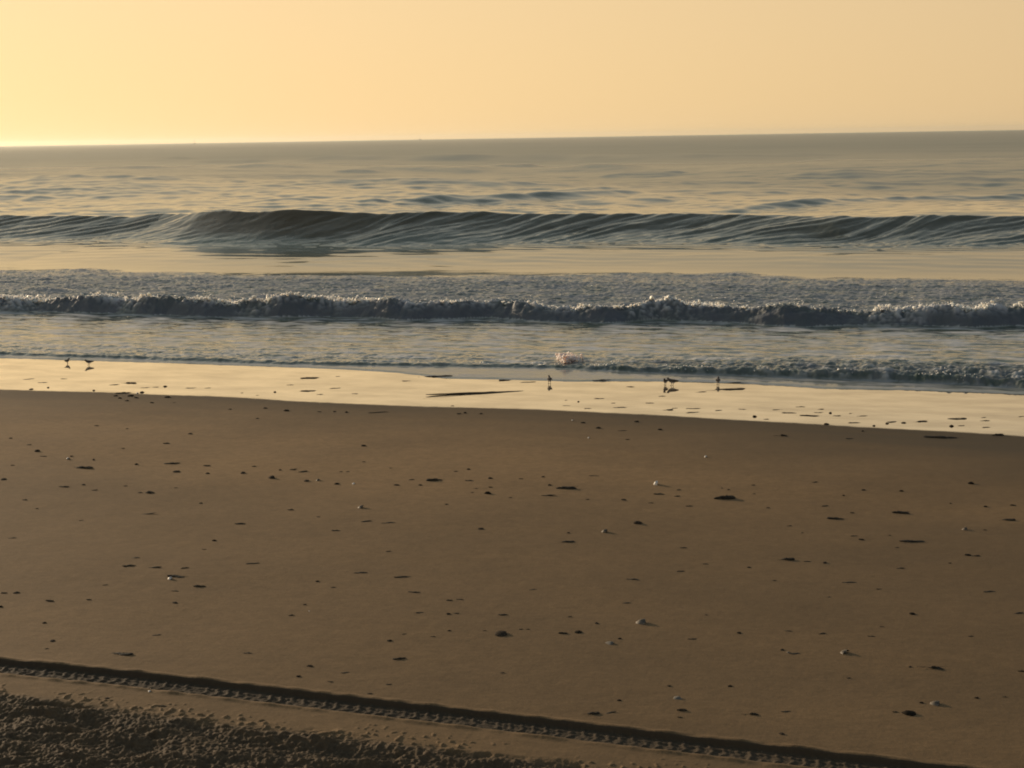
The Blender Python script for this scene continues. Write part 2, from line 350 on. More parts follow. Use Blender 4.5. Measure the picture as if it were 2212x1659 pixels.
    lump = np.abs(noise(S * 1.3, T * 3.0, 65)); l2 = np.abs(noise(S * 3.6, T * 7.0, 66)); l3 = noise(S * 9, T * 14, 67)
    nearc = np.exp(-((x - 0.6) / 0.7) ** 2)
    l4 = noise(S * 27, T * 24, 76); up = np.maximum(0.06 + 0.94 * ss(0.25, 0.6, x), 0.8 * tumble * ss(0.05, 0.25, x))
    Z += inw * ((0.10 * nearc * up + 0.045) * (lump - 0.28) + (0.08 * nearc * up + 0.03) * (l2 - 0.28) + (0.040 * nearc * up + 0.012) * l3 + (0.018 * nearc * up + 0.005) * l4)
    Z += inw * 0.05 * noise(S * 0.5, T * 1.2, 68)
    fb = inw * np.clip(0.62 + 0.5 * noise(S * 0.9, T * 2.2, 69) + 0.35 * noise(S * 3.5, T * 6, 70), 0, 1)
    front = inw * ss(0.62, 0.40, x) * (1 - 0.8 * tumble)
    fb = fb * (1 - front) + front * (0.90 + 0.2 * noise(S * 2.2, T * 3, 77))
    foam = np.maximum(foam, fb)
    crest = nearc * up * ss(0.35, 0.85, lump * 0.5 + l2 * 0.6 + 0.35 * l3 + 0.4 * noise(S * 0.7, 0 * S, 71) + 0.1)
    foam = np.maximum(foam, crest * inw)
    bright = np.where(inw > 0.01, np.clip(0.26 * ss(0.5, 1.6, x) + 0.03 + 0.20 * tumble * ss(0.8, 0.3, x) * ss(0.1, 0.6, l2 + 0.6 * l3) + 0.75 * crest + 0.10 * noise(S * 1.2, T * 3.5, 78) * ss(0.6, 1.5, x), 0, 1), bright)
    # --- water running between the broken wave and the shore break
    a = ss(0.0, 0.6, T - tb) * ss(0.25, -0.15, x)
    Z += a * (0.017 * noise(S * 1.1, T * 2.4, 72) + 0.0085 * noise(S * 2.6, T * 5.5, 73) + 0.0026 * noise(S * 7, T * 12, 79)) * (1 + 0.6 * rightness)
    fl = np.clip(0.22 + 0.75 * noise(S * 0.8, T * 2.6, 74) + 0.5 * noise(S * 2.6, T * 7, 75), 0, 0.9) * a
    foam = np.maximum(foam, fl); bright = np.where(a > 0.5, 0.75, bright)
    # --- shore break
    y = T - tb + 0.05 * noise(S * 2.0, 0 * S, 81) + 0.03 * noise(S * 6, 0 * S, 82)
    hs = 0.045 + 0.13 * ss(-9, 2, S) + 0.05 * rightness * noise(S * 0.7, 0 * S, 83)
    Z += hs * ss(0.0, 0.22, y) * (0.25 + 0.75 * np.exp(-np.maximum(y - 0.22, 0) / (0.9 + 1.6 * rightness))) * ss(0.3, -2.0, x)
    sb = ss(-0.02, 0.1, y) * ss(3.2, 0.4, y) * (0.25 + 0.75 * rightness)
    m1 = np.abs(noise(S * 2.6, T * 3.6, 84)); m2 = np.abs(noise(S * 7, T * 8, 85))
    Z += sb * (0.12 * (m1 - 0.28) + 0.07 * (m2 - 0.28)) + sb * 0.06 * rightness * noise(S * 0.9 , T * 1.6, 86)
    fs = sb * np.clip(0.45 + 0.6 * noise(S * 1.6, T * 4, 87) + 0.4 * noise(S * 5, T * 9, 88), 0, 1)
    foam = np.maximum(foam, fs)
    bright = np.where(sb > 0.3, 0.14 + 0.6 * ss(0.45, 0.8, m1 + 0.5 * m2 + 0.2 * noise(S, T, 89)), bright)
    # --- thin film in front of it
    film = ss(0.15, 0.0, y) * ss(0.0, 0.06, T - te + 0.05 * noise(S * 3, T * 3, 90) + 0.12 * noise(S * 0.9, 0 * S, 91))
    foam = np.maximum(foam, film * (0.42 + 0.35 * noise(S * 1.3, T * 5, 92) + 0.2 * noise(S * 5, T * 12, 93)))
    bright = np.where(film > 0.5, 0.5, bright)
    e = T - te + 0.05 * noise(S * 3, T * 3, 90) + 0.12 * noise(S * 0.9, 0 * S, 91)
    Z += np.where(e < 0.25, 0.014 * ss(0.0, 0.25, e) + 0.35 * np.minimum(e, 0) - 0.004, 0.010)
    rough = 0.05 + 0.025 * ss(0, -3, T - tu) * ss(-1, 1, T - tk) + op * (0.05 + 0.15 * ss(88, 150, T) + 0.09 * ss(160, 450, T)) + 0.05 * a + 0.08 * foam
    return Z, np.clip(foam, 0, 1), np.clip(bright, 0, 1), rough, silt

def sea_material():
    m, nt, out = new_mat('sea')
    foam, bright, rough = attr(nt, 'foam'), attr(nt, 'bright'), attr(nt, 'rough')
    w = N(nt, 'ShaderNodeBsdfPrincipled')
    nt.links.new(mixc(nt, attr(nt, 'silt'), (0.070, 0.094, 0.072, 1), (0.075, 0.056, 0.026, 1)), w.inputs['Base Color']); w.inputs['IOR'].default_value = 1.34
    nt.links.new(rough, w.inputs['Roughness'])
    b = N(nt, 'ShaderNodeBump'); nt.links.new(math_n(nt, 'MULTIPLY', attr(nt, 'chop'), 0.3), b.inputs['Strength']); b.inputs['Distance'].default_value = 0.03
    nt.links.new(tex_noise(nt, 1.8, 4, 0.55, objcoord(nt, (0.6, 1.8, 1))), b.inputs['Height']); nt.links.new(b.outputs[0], w.inputs['Normal'])
    f = N(nt, 'ShaderNodeBsdfPrincipled'); f.inputs['Roughness'].default_value = 0.6; f.inputs['Specular IOR Level'].default_value = 0.3
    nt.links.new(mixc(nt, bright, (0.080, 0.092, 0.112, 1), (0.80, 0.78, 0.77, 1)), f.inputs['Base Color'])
    fb = N(nt, 'ShaderNodeBump'); fb.inputs['Strength'].default_value = 0.6; fb.inputs['Distance'].default_value = 0.03
    nt.links.new(tex_noise(nt, 14, 5, 0.65, objcoord(nt)), fb.inputs['Height']); nt.links.new(fb.outputs[0], f.inputs['Normal'])
    mx = N(nt, 'ShaderNodeMixShader'); nt.links.new(foam, mx.inputs[0])
    nt.links.new(w.outputs[0], mx.inputs[1]); nt.links.new(f.outputs[0], mx.inputs[2])
    nt.links.new(mx.outputs[0], out.inputs[0]); return m

def build_sea():
    t = [19.0]
    while t[-1] < 4800:
        a = t[-1]
        d = 0.042 if a < 46 else 0.105 if a < 72 else max(0.14, a * a / 6900 * (0.2 if a < 420 else 0.35))
        if a > 1500: d = a * 0.12
        t.append(a + d)
    t = np.array(t + [5600.0, 6200.0]); n = 1450
    sig = np.concatenate([[-12, -6, -3, -1.8, -1.25, -1.08], np.linspace(-1, 1, n), [1.08, 1.25, 1.8, 3, 6, 12]])
    ctr = -0.335 * t; hw = np.minimum(0.41 * t + 1.0, 2100)
    sig = np.where(np.abs(sig) > 2.5, np.sign(sig) * 2.4 + sig * 0.04, sig)
    S = ctr[:, None] + hw[:, None] * sig[None, :]; T = np.repeat(t[:, None], S.shape[1], 1)
    Z, foam, bright, rough, silt = sea_fields(S, T)
    u = T - TU(S); chop = 0.05 + 0.95 * np.maximum(ss(14, 40, u), 0.5 * ss(1.0, -1.0, T - TK(S)))
    X, Y = to_xy(S, T)
    o = grid_mesh('sea', X, Y, Z, {'foam': foam, 'bright': bright, 'rough': rough, 'chop': chop, 'silt': silt}, sea_material())
    tag(o, kind='structure')
build_sea()
# ------------------------------------------------------------------ spray and splashes (lumps of white foam thrown up by the surf)
def foam_material(name='white_spray', c1=(0.95, 0.79, 0.60, 1), c2=(0.96, 0.88, 0.76, 1)):
    m, nt, out = new_mat(name)
    p = N(nt, 'ShaderNodeBsdfPrincipled'); p.inputs['Roughness'].default_value = 0.5
    nt.links.new(mixc(nt, tex_noise(nt, 9, 3, 0.5, objcoord(nt)), c1, c2), p.inputs['Base Color'])
    p.inputs['Subsurface Weight'].default_value = 1.0; p.inputs['Subsurface Radius'].default_value = (1.0, 0.9, 0.8); p.inputs['Subsurface Scale'].default_value = 0.12
    nt.links.new(p.outputs[0], out.inputs[0]); return m
FOAM = foam_material()
bm = bmesh.new(); bmesh.ops.create_icosphere(bm, subdivisions=1, radius=1)
ICO_V = np.array([v.co[:] for v in bm.verts]); ICO_F = np.array([[v.index for v in f.verts] for f in bm.faces]); bm.free()
def blobs(name, P, R, seed, mat):
    rs = np.random.RandomState(seed); n = len(P); nv = len(ICO_V)
    V = ICO_V[None] * (R[:, None, None] * rs.uniform(0.55, 1.25, (n, nv, 1))) * rs.uniform(0.6, 1.3, (n, 1, 3)) + P[:, None, :]
    Fc = (ICO_F[None] + (np.arange(n) * nv)[:, None, None]).reshape(-1, 3)
    me = bpy.data.meshes.new(name); me.from_pydata(V.reshape(-1, 3).tolist(), [], Fc.tolist())
    me.polygons.foreach_set('use_smooth', np.ones(len(me.polygons), dtype=bool)); me.materials.append(mat)
    return link(bpy.data.objects.new(name, me))
def sea_h(s, t):
    s = np.atleast_1d(np.asarray(s, float)); t = np.atleast_1d(np.asarray(t, float)); return sea_fields(s, t)[0]
def build_spray():
    rs = np.random.RandomState(5); P = []; R = []
    s = rs.uniform(-33, 4, 26000)
    dens = ss(0.0, 0.5, noise(s * 0.45, 0 * s, 101) + 0.8 * noise(s * 1.7, 0 * s, 102) + 0.18) + 0.03
    s = s[rs.rand(len(s)) < dens]
    t = TW(s) + 0.56 + np.abs(rs.normal(0, 0.55, len(s))) - 0.16 * noise(s * 0.9, 0 * s, 61)
    z = sea_h(s, t) + rs.uniform(-0.01, 0.09, len(s)) * rs.rand(len(s)); r = 0.007 + 0.050 * rs.rand(len(s)) ** 2.6
    x, y = to_xy(s, t); P = [np.stack([x, y, z], -1)]; R = [r]
    # flecks behind the crest and along the shore break
    s = rs.uniform(-33, 4, 1500); t = TW(s) + 0.8 + rs.exponential(1.5, len(s)); x, y = to_xy(s, t)
    P.append(np.stack([x, y, sea_h(s, t) + 0.005], -1)); R.append(rs.uniform(0.006, 0.022, len(s)))
    s = rs.uniform(-12, 5, 900); t = TB(s) + 0.12 + np.abs(rs.normal(0, 0.35, len(s))); k = rs.rand(len(s)) < ss(-0.1, 0.5, noise(s * 0.8, 0 * s, 104)); s, t = s[k], t[k]; x, y = to_xy(s, t)
    P.append(np.stack([x, y, sea_h(s, t) + 0.004], -1)); R.append(rs.uniform(0.006, 0.020, len(s)))
    o = blobs('surf_spray', np.concatenate(P), np.concatenate(R), 6, FOAM)
    tag(o, 'white foam flecks tossed along the crest of the broken wave', kind='stuff')
build_spray()
def build_splash():
    rs = np.random.RandomState(9); gx, gy = ground(1238, 790, 0.05); wpp = math.hypot(gx, gy) / F * K     # metres per photo px
    P = []; R = []
    for (px, py, w, h, n, r0) in ((1203, 752, 9, 8, 110, .016), (1212, 756, 10, 8, 110, .015), (1218, 763, 12, 10, 110, .014), (1236, 768, 22, 10, 140, .013), (1211, 766, 10, 10, 60, .012), (1228, 763, 12, 7, 80, .014), (1223, 772, 10, 14, 90, .014), (1222, 780, 10, 12, 80, .013), (1244, 776, 20, 14, 200, .015),
                              (1250, 788, 14, 12, 170, .014), (1250, 796, 10, 6, 70, .011), (1280, 784, 24, 6, 60, .009), (1236, 782, 36, 12, 150, .009)):
        bx, by = ground(px, min(py + 8, 798), 0.08)                # the sheet stands along the length of the breaking edge
        x = bx + rs.normal(0, w * wpp * .5, n); y = by + rs.normal(0, .06, n); z = 0.05 + 6 * wpp * .9 + rs.normal(0, h * wpp * .3, n) - (py + 8 > 798) * .04
        P.append(np.stack([x, y, np.maximum(z, 0.02)], -1)); R.append(r0 * (0.5 + rs.rand(n)))
    P = np.concatenate(P); R = np.concatenate(R) * 1.9
    o = blobs('splash', P - np.array([gx, gy, 0]), R, 10, foam_material('splash_water', (0.62, 0.45, 0.39, 1), (0.85, 0.74, 0.67, 1))); o.location = (gx, gy, 0)
    rm = o.modifiers.new('fuse', 'REMESH'); rm.mode = 'VOXEL'; rm.voxel_size = 0.012; rm.use_smooth_shade = True       # fuse the lumps into one ragged sheet
    m2 = bpy.data.meshes.new_from_object(o.evaluated_get(bpy.context.evaluated_depsgraph_get())); o.modifiers.clear(); o.data = m2
    bm = bmesh.new(); bm.from_mesh(m2); todo = set(bm.verts); best = set()
    while todo:                                                   # keep the one connected sheet
        st = [todo.pop()]; isl = set(st)
        while st:
            for e in st.pop().link_edges:
                for v in e.verts:
                    if v in todo: todo.discard(v); isl.add(v); st.append(v)
        best = max(best, isl, key=len)
    bmesh.ops.delete(bm, geom=[v for v in bm.verts if v not in best], context='VERTS'); bm.to_mesh(m2); bm.free()
    tag(o, 'pinkish white splash tossed up where two edges of the shore break meet', 'splash')
build_splash()

# ------------------------------------------------------------------ what the tide left on the sand
STONE = [simple_mat('dark_stone', (.012, .009, .006), (.028, .022, .016), 9, 0.9, 0.05, 0.5), simple_mat('brown_stone', (.032, .024, .017), (.07, .052, .037), 8, 0.9, 0.05, 0.5)]
WEED = [simple_mat('dark_weed', (.018, .013, .008), (.045, .032, .018), 12, 0.7, 0.25, 0.6)]
PALE = [simple_mat('pale_shell', (.74, .68, .60), (.90, .87, .82), 14, 0.45, 0.5, 0.3)]
SHADED_SHELL = [simple_mat('shaded_shell', (.07, .055, .04), (.20, .165, .125), 12, 0.6, 0.3, 0.4)]  # pale shells seen from their shaded side, the shade put into the colour
GREY = [simple_mat('grey_stone', (.10, .09, .075), (.18, .16, .135), 8, 0.8, 0.3, 0.5)]
def mesh_from_bm(name, bm, mat):
    me = bpy.data.meshes.new(name); bm.normal_update(); bm.to_mesh(me); bm.free()
    me.polygons.foreach_set('use_smooth', np.ones(len(me.polygons), dtype=bool)); me.materials.append(mat); return me
def pn(v, seed): return float(noise(np.array([v.x * 1.7 + v.z]), np.array([v.y * 1.7 - v.z * 1.3]), seed)[0])
def make_stone(seed, mat):
    bm = bmesh.new(); bmesh.ops.create_icosphere(bm, subdivisions=3, radius=0.5)
    r = random.Random(seed); cut = [(Vector((r.gauss(0, 1), r.gauss(0, 1), r.gauss(0, .7))).normalized(), r.uniform(.30, .44)) for _ in range(6)]
    for v in bm.verts:
        for n, d in cut:                                          # worn facets
            k = v.co.dot(n) - d
            if k > 0: v.co -= n * k * 0.8
        v.co *= 1 + 0.16 * pn(v.co * 2, seed) + 0.05 * pn(v.co * 7, seed + 1)
    return mesh_from_bm('stone', bm, mat)
def tube(bm, pts, rad, n=6):
    rings = []
    for i, p in enumerate(pts):
        a = pts[max(0, i - 1)]; b = pts[min(len(pts) - 1, i + 1)]; d = (b - a).normalized()
        u = d.cross(Vector((0, 0, 1))); u = u.normalized() if u.length > 1e-4 else Vector((1, 0, 0)); w = u.cross(d)
        rings.append([bm.verts.new(p + (u * math.cos(q) + w * math.sin(q)) * rad[i]) for q in (2 * math.pi * k / n for k in range(n))])
    for i in range(len(rings) - 1):
        for k in range(n): bm.faces.new((rings[i][k], rings[i][(k + 1) % n], rings[i + 1][(k + 1) % n], rings[i + 1][k]))
    bm.faces.new(rings[0][::-1]); bm.faces.new(rings[-1])
def make_weed(seed, mat):
    r = random.Random(seed); bm = bmesh.new()
    for i in range(r.randint(5, 8)):                              # overlapping lumps and fronds, 1 unit long
        x = r.uniform(-.36, .36); k = r.uniform(.08, .2)
        res = bmesh.ops.create_icosphere(bm, subdivisions=2, radius=1)
        for v in res['verts']:
            f = 1 + 0.35 * pn(v.co * 1.5, seed * 7 + i)
            v.co = Vector((v.co.x * k * 1.3 * f + x, v.co.y * k * f + r.uniform(-.002, .002) + .10 * math.sin(i * 2.1), max(-.25, v.co.z * (0.5 - abs(x) * .7) * f)))
    for i in range(r.randint(4, 7)):
        p = Vector((r.uniform(-.3, .3), r.uniform(-.15, .15), .15)); d = r.uniform(0, 6.28); pts = []; rad = []
        for q in range(7):
            pts.append(p.copy()); rad.append(.035 * (1 - q / 8)); d += r.gauss(0, .5)
            p = p + Vector((math.cos(d) * .10, math.sin(d) * .06, r.uniform(-.09, .10))); p.z = max(-.05, p.z)
        tube(bm, pts, rad)
    return mesh_from_bm('weed', bm, mat)
def make_scrap(seed, mat):
    r = random.Random(seed); bm = bmesh.new(); y = 0; pts = []; rad = []
    n = 9
    for q in range(n):
        u = q / (n - 1); pts.append(Vector((u - .5, y, .10 + .25 * max(0, pn(Vector((u * 3, 0, 0)), seed))))); y += r.gauss(0, .09)
        rad.append(.03 + .22 * max(.05, math.sin(math.pi * min(1, u * 1.02)) ** .7) * (0.55 + .45 * r.random()))
    tube(bm, pts, rad, 7)
    return mesh_from_bm('scrap', bm, mat)
def make_shell(seed, mat, grow=1.0):
    # one valve of a ribbed clam: a fan that domes up from the hinge, with a thickness
    r = random.Random(seed); bm = bmesh.new(); na, nr = 28, 8; out = []; inn = []
    hinge = Vector((0, -.42, .05))
    for j in range(nr + 1):
        ro, ri = [], []
        for i in range(na + 1):
            a = math.pi * (i / na) ; q = j / nr
            w = .5 * (1 + .04 * math.cos(a * 22))
            rim = Vector((math.cos(a) * w, -.42 + math.sin(a) ** .8 * .88 * (1 + .03 * math.cos(a * 22)), 0)) if 0 < i < na else Vector((math.cos(a) * w, -.30, 0))
            p = hinge.lerp(rim, q); p.z = .42 * math.sin(math.pi * min(1, .12 + q * .88)) ** .8 * (.9 if q < 1 else 1) * (1 - .05 * math.cos(a * 22)) + .01
            ro.append(bm.verts.new(p)); ri.append(bm.verts.new(Vector((p.x * .93, (p.y + .05) * .93 - .05, p.z * .88 - .012))))
        out.append(ro); inn.append(ri)
    for j in range(nr):
        for i in range(na):
            bm.faces.new((out[j][i], out[j + 1][i], out[j + 1][i + 1], out[j][i + 1])); bm.faces.new((inn[j][i + 1], inn[j + 1][i + 1], inn[j + 1][i], inn[j][i]))
    for i in range(na): bm.faces.new((out[nr][i], inn[nr][i], inn[nr][i + 1], out[nr][i + 1]))
    bmesh.ops.remove_doubles(bm, verts=bm.verts, dist=.002)
    return mesh_from_bm('seashell', bm, mat)
MESH = {'k': [make_stone(i, STONE[i % 2] if i < 4 else STONE[0]) for i in range(5)], 'g': [make_stone(9, GREY[0])], 's': [make_weed(i, WEED[0]) for i in range(6)],
        'f': [make_scrap(20 + i, WEED[0]) for i in range(7)], 'w': [make_shell(1, PALE[0])], 'b': [make_shell(2, SHADED_SHELL[0])]}
KIND = {'k': ('stone', 'stone', 'stones scattered on the sand'), 'g': ('stone', 'stone', 'stones scattered on the sand'), 's': ('seaweed_clump', 'seaweed', 'seaweed clumps left by the tide'),
        'f': ('weed_scrap', 'seaweed scrap', 'weed scraps left by the tide'), 'w': ('seashell', 'seashell', 'pale shells on the sand'), 'b': ('seashell', 'seashell', 'pale shells on the sand')}
ZONE = {'A': (0, 1600, .6329), 'B': (1300, 1600, .6329), 'C': (2600, 1600, .6474), 'D': (0, 2400, .6329), 'E': (1300, 2400, .6329), 'G': (2600, 2400, .6474),
        'U': (0, 1000, .6329), 'V': (1300, 1000, .6329), 'X': (2600, 1000, .6474)}
# things one can point to: zone, x, y, width, height, kind, label, short name
MARKS = [
 ('A', 1056, 1074, 30, 32, 'w', 'brightest white shell, gleaming on dark weed in the left half of the sand', 'the brightest white shell'),
 ('A', 1100, 1060, 120, 14, 's', 'thin dark weed lying around the brightest white shell', None),
 ('A', 1690, 446, 56, 36, 'k', 'big dark stone on the upper sand, left of the middle', 'the big left stone'),
 ('A', 232, 280, 38, 24, 'k', 'dark round stone highest up at the left edge of the sand', 'the round left stone'),
 ('A', 520, 384, 95, 22, 's', 'low dark weed clump with a knob, near the left edge', 'the knobbed left weed'),
 ('A', 423, 328, 16, 22, 'w', 'tiny bright shell above the knobbed weed near the left edge', 'the tiny bright left shell'),
 ('A', 1062, 357, 84, 14, 's', 'flat narrow weed strip left of the big left stone', 'the flat narrow weed strip'),
 ('A', 932, 538, 60, 20, 'k', 'flat brown stone alone on the left middle sand', 'the flat brown stone'),
 ('A', 1976, 461, 28, 20, 'b', 'small half lit shell right of the big left stone', 'the small half lit shell'),
 ('A', 1332, 836, 34, 18, 'k', 'lone brown stone on empty sand left of the middle', 'the lone brown stone'),
 ('A', 1240, 1121, 66, 18, 's', 'dark weed clump just below the brightest white shell', 'the weed below the brightest shell'),
 ('A', 310, 1212, 54, 14, 's', 'short dark weed clump low at the left edge', 'the low left weed'),
 ('B', 645, 461, 90, 24, 's', 'flat dark weed clump in the middle of the upper sand', 'the flat middle weed'),
 ('B', 1470, 511, 124, 26, 's', 'long ragged weed clump right of the middle on the upper sand', 'the long ragged weed'),
 ('B', 980, 543, 58, 32, 'k', 'chunky dark stone between the two flat weed clumps', 'the chunky dark stone'),
 ('B', 1912, 728, 58, 42, 'k', 'pointed dark stone with a shadow tail, right of the middle', 'the pointed dark stone'),
 ('B', 1706, 782, 42, 36, 'b', 'white shell lit on its left side beside the pointed dark stone', 'the lit white shell'),
 ('B', 2028, 486, 26, 40, 'w', 'narrow pale shell standing upright on the upper sand', 'the upright shell'),
 ('B', 188, 631, 44, 26, 'b', 'pale shell with a dark side in the middle of the sand', 'the dark sided shell'),
 ('B', 206, 247, 34, 20, 'k', 'single dark stone on the damp sand left of the middle', 'the damp sand stone'),
 ('B', 935, 762, 40, 16, 'k', 'small brown stone in the middle of the bare sand', 'the small middle stone'),
 ('B', 1482, 843, 96, 14, 's', 'bent weed strip left of the lit white shell', 'the bent weed strip'),
 ('B', 1932, 1348, 74, 28, 'b', 'large half buried shell with one lit end, lower middle', 'the large half buried shell'),
 ('C', 395, 562, 136, 36, 's', 'long weed clump with a raised end on the right upper sand', 'the raised end weed'),
 ('C', 1062, 684, 90, 18, 's', 'smooth dark weed clump in the right part of the sand', 'the smooth right weed'),
 ('C', 1465, 650, 100, 24, 's', 'ragged dark weed clump farther right, above the half lit right shell', 'the ragged right weed'),
 ('C', 1850, 750, 36, 26, 'b', 'half lit shell near the right edge of the sand', 'the half lit right shell'),
 ('C', 778, 933, 94, 24, 's', 'spiky weed clump on the lower right sand', 'the spiky right weed'),
 ('C', 1890, 470, 38, 26, 'k', 'dark stone on the damp sand near the right edge', 'the damp right stone'),
 ('C', 275, 308, 16, 20, 'w', 'tiny pale shell on the damp sand right of the middle', 'the tiny damp shell'),
 ('C', 1690, 190, 165, 20, 's', 'long dark weed lying on damp sand at the right edge of the wet strip', 'the long damp weed'),
 ('C', 2055, 176, 66, 20, 's', 'short thick weed at the very edge of the wet strip, far right', 'the short thick weed'),
 ('C', 735, 180, 60, 18, 's', 'curled weed tuft on the damp sand, right of the middle', 'the curled weed tuft'),
 ('C', 2120, 692, 90, 16, 's', 'dark weed strip touching the right edge of the picture', 'the right edge weed'),
 ('C', 1530, 822, 130, 16, 's', 'string of dark weed pieces on the right sand', 'the weed string'),
 ('E', 1065, 152, 100, 34, 'k', 'largest dark stone on the lower sand, a low mound', 'the largest mound stone'),
 ('E', 1545, 142, 54, 20, 'k', 'dark stone right of the largest mound stone', None),
 ('E', 1450, 149, 60, 16, 's', 'small weed clump between the two stones of the lower middle', None),
 ('E', 1738, 211, 64, 28, 'g', 'grey brown stone below the large half buried shell', 'the grey brown stone'),
 ('E', 1640, 648, 96, 22, 's', 'dark weed clump with a tail just above the tyre track', 'the tailed weed'),
 ('E', 2165, 554, 64, 24, 'g', 'grey stone half sunk in the sand above the track', 'the half sunk grey stone'),
 ('E', 2190, 628, 66, 18, 's', 'weed clump just below the half sunk grey stone', None),
 ('E', 425, 308, 76, 14, 's', 'thin weed strip alone on the lower left sand', 'the lower left weed strip'),
 ('G', 1510, 632, 90, 30, 'k', 'domed dark stone low in the right corner', 'the domed corner stone'),
 ('G', 1652, 357, 116, 26, 's', 'dark weed half covered by sand on the lower right', 'the half covered weed'),
 ('G', 1668, 575, 66, 14, 'b', 'flat pale shell just above the domed corner stone', 'the flat pale shell'),
 ('G', 776, 262, 26, 20, 'b', 'pale shell in a swirl of sand on the lower right', 'the swirl shell'),
 ('G', 742, 246, 34, 14, 'k', 'little dark stone touching the shell in the sand swirl', None),
 ('G', 1115, 262, 60, 14, 'b', 'low buff shell right of the sand swirl', 'the low buff shell'),
 ('G', 425, 466, 40, 16, 'k', 'small black stone above the right end of the track', 'the small black stone'),
 ('G', 550, 638, 76, 16, 's', 'flat weed wisp right of the half sunk grey stone', 'the flat weed wisp'),
 ('D', 930, 508, 22, 22, 'w', 'white shell chip on the near rim of the tyre track', 'the white track chip'),
 ('D', 1928, 352, 40, 20, 'k', 'dark stone just above the left part of the tyre track', 'the stone above the track'),
 ('D', 760, 278, 150, 12, 's', 'pair of joined weed strips low on the left above the track', 'the joined weed strips'),
 ('U', 762, 866, 80, 20, 's', 'largest weed lump of the dark heap at the wet edge, left', 'the weed heap'),
 ('U', 1930, 772, 110, 18, 's', 'dark weed raft lying in the wet strip left of the middle', 'the wet weed raft'),
 ('U', 790, 803, 96, 16, 's', 'upper weed patch in the wet strip, above the weed heap', 'the upper wet patch'),
 ('U', 1920, 852, 116, 12, 's', 'thin weed streak in the wet strip below the weed raft', 'the thin wet streak'),
 ('V', 655, 764, 170, 24, 's', 'brown weed patch at the thin water edge left of the middle', 'the brown edge weed'),
 ('V', 955, 864, 700, 20, 's', 'longest weed strand of all, stretched along the wet strip in the middle', 'the longest weed strand'),
 ('V', 1680, 790, 120, 26, 's', 'dark weed patch at the water edge right of the single middle bird', 'the edge weed patch'),
 ('V', 1090, 786, 76, 16, 's', 'small weed patch at the water edge left of the middle bird', 'the small edge patch'),
 ('X', 440, 785, 250, 14, 's', 'upper of two long weed lines beside the right hand bird', 'the upper weed line'),
 ('X', 430, 822, 210, 14, 's', 'lower of two long weed lines beside the right hand bird', 'the lower weed line'),
 ('X', 572, 990, 32, 20, 'k', 'black stone standing in the right part of the wet strip', 'the black wet stone'),
 ('X', 1010, 1036, 32, 22, 'k', 'black stone on the edge of the wet strip, right', 'the edge stone'),
 ('X', 1770, 1048, 28, 22, 'k', 'black stone at the wet strip edge near the right side', 'the far right wet stone'),
 ('X', 910, 984, 110, 14, 's', 'largest of the weed bits strewn on the right of the wet strip', 'the strewn weed bits'),
 ('X', 1570, 1020, 84, 12, 's', 'flat weed strip near the right end of the wet strip', 'the right wet weed strip'),
 ('X', 1805, 1003, 136, 9, 's', 'thinnest weed line at the right end of the wet strip', 'the thinnest weed line'),
]
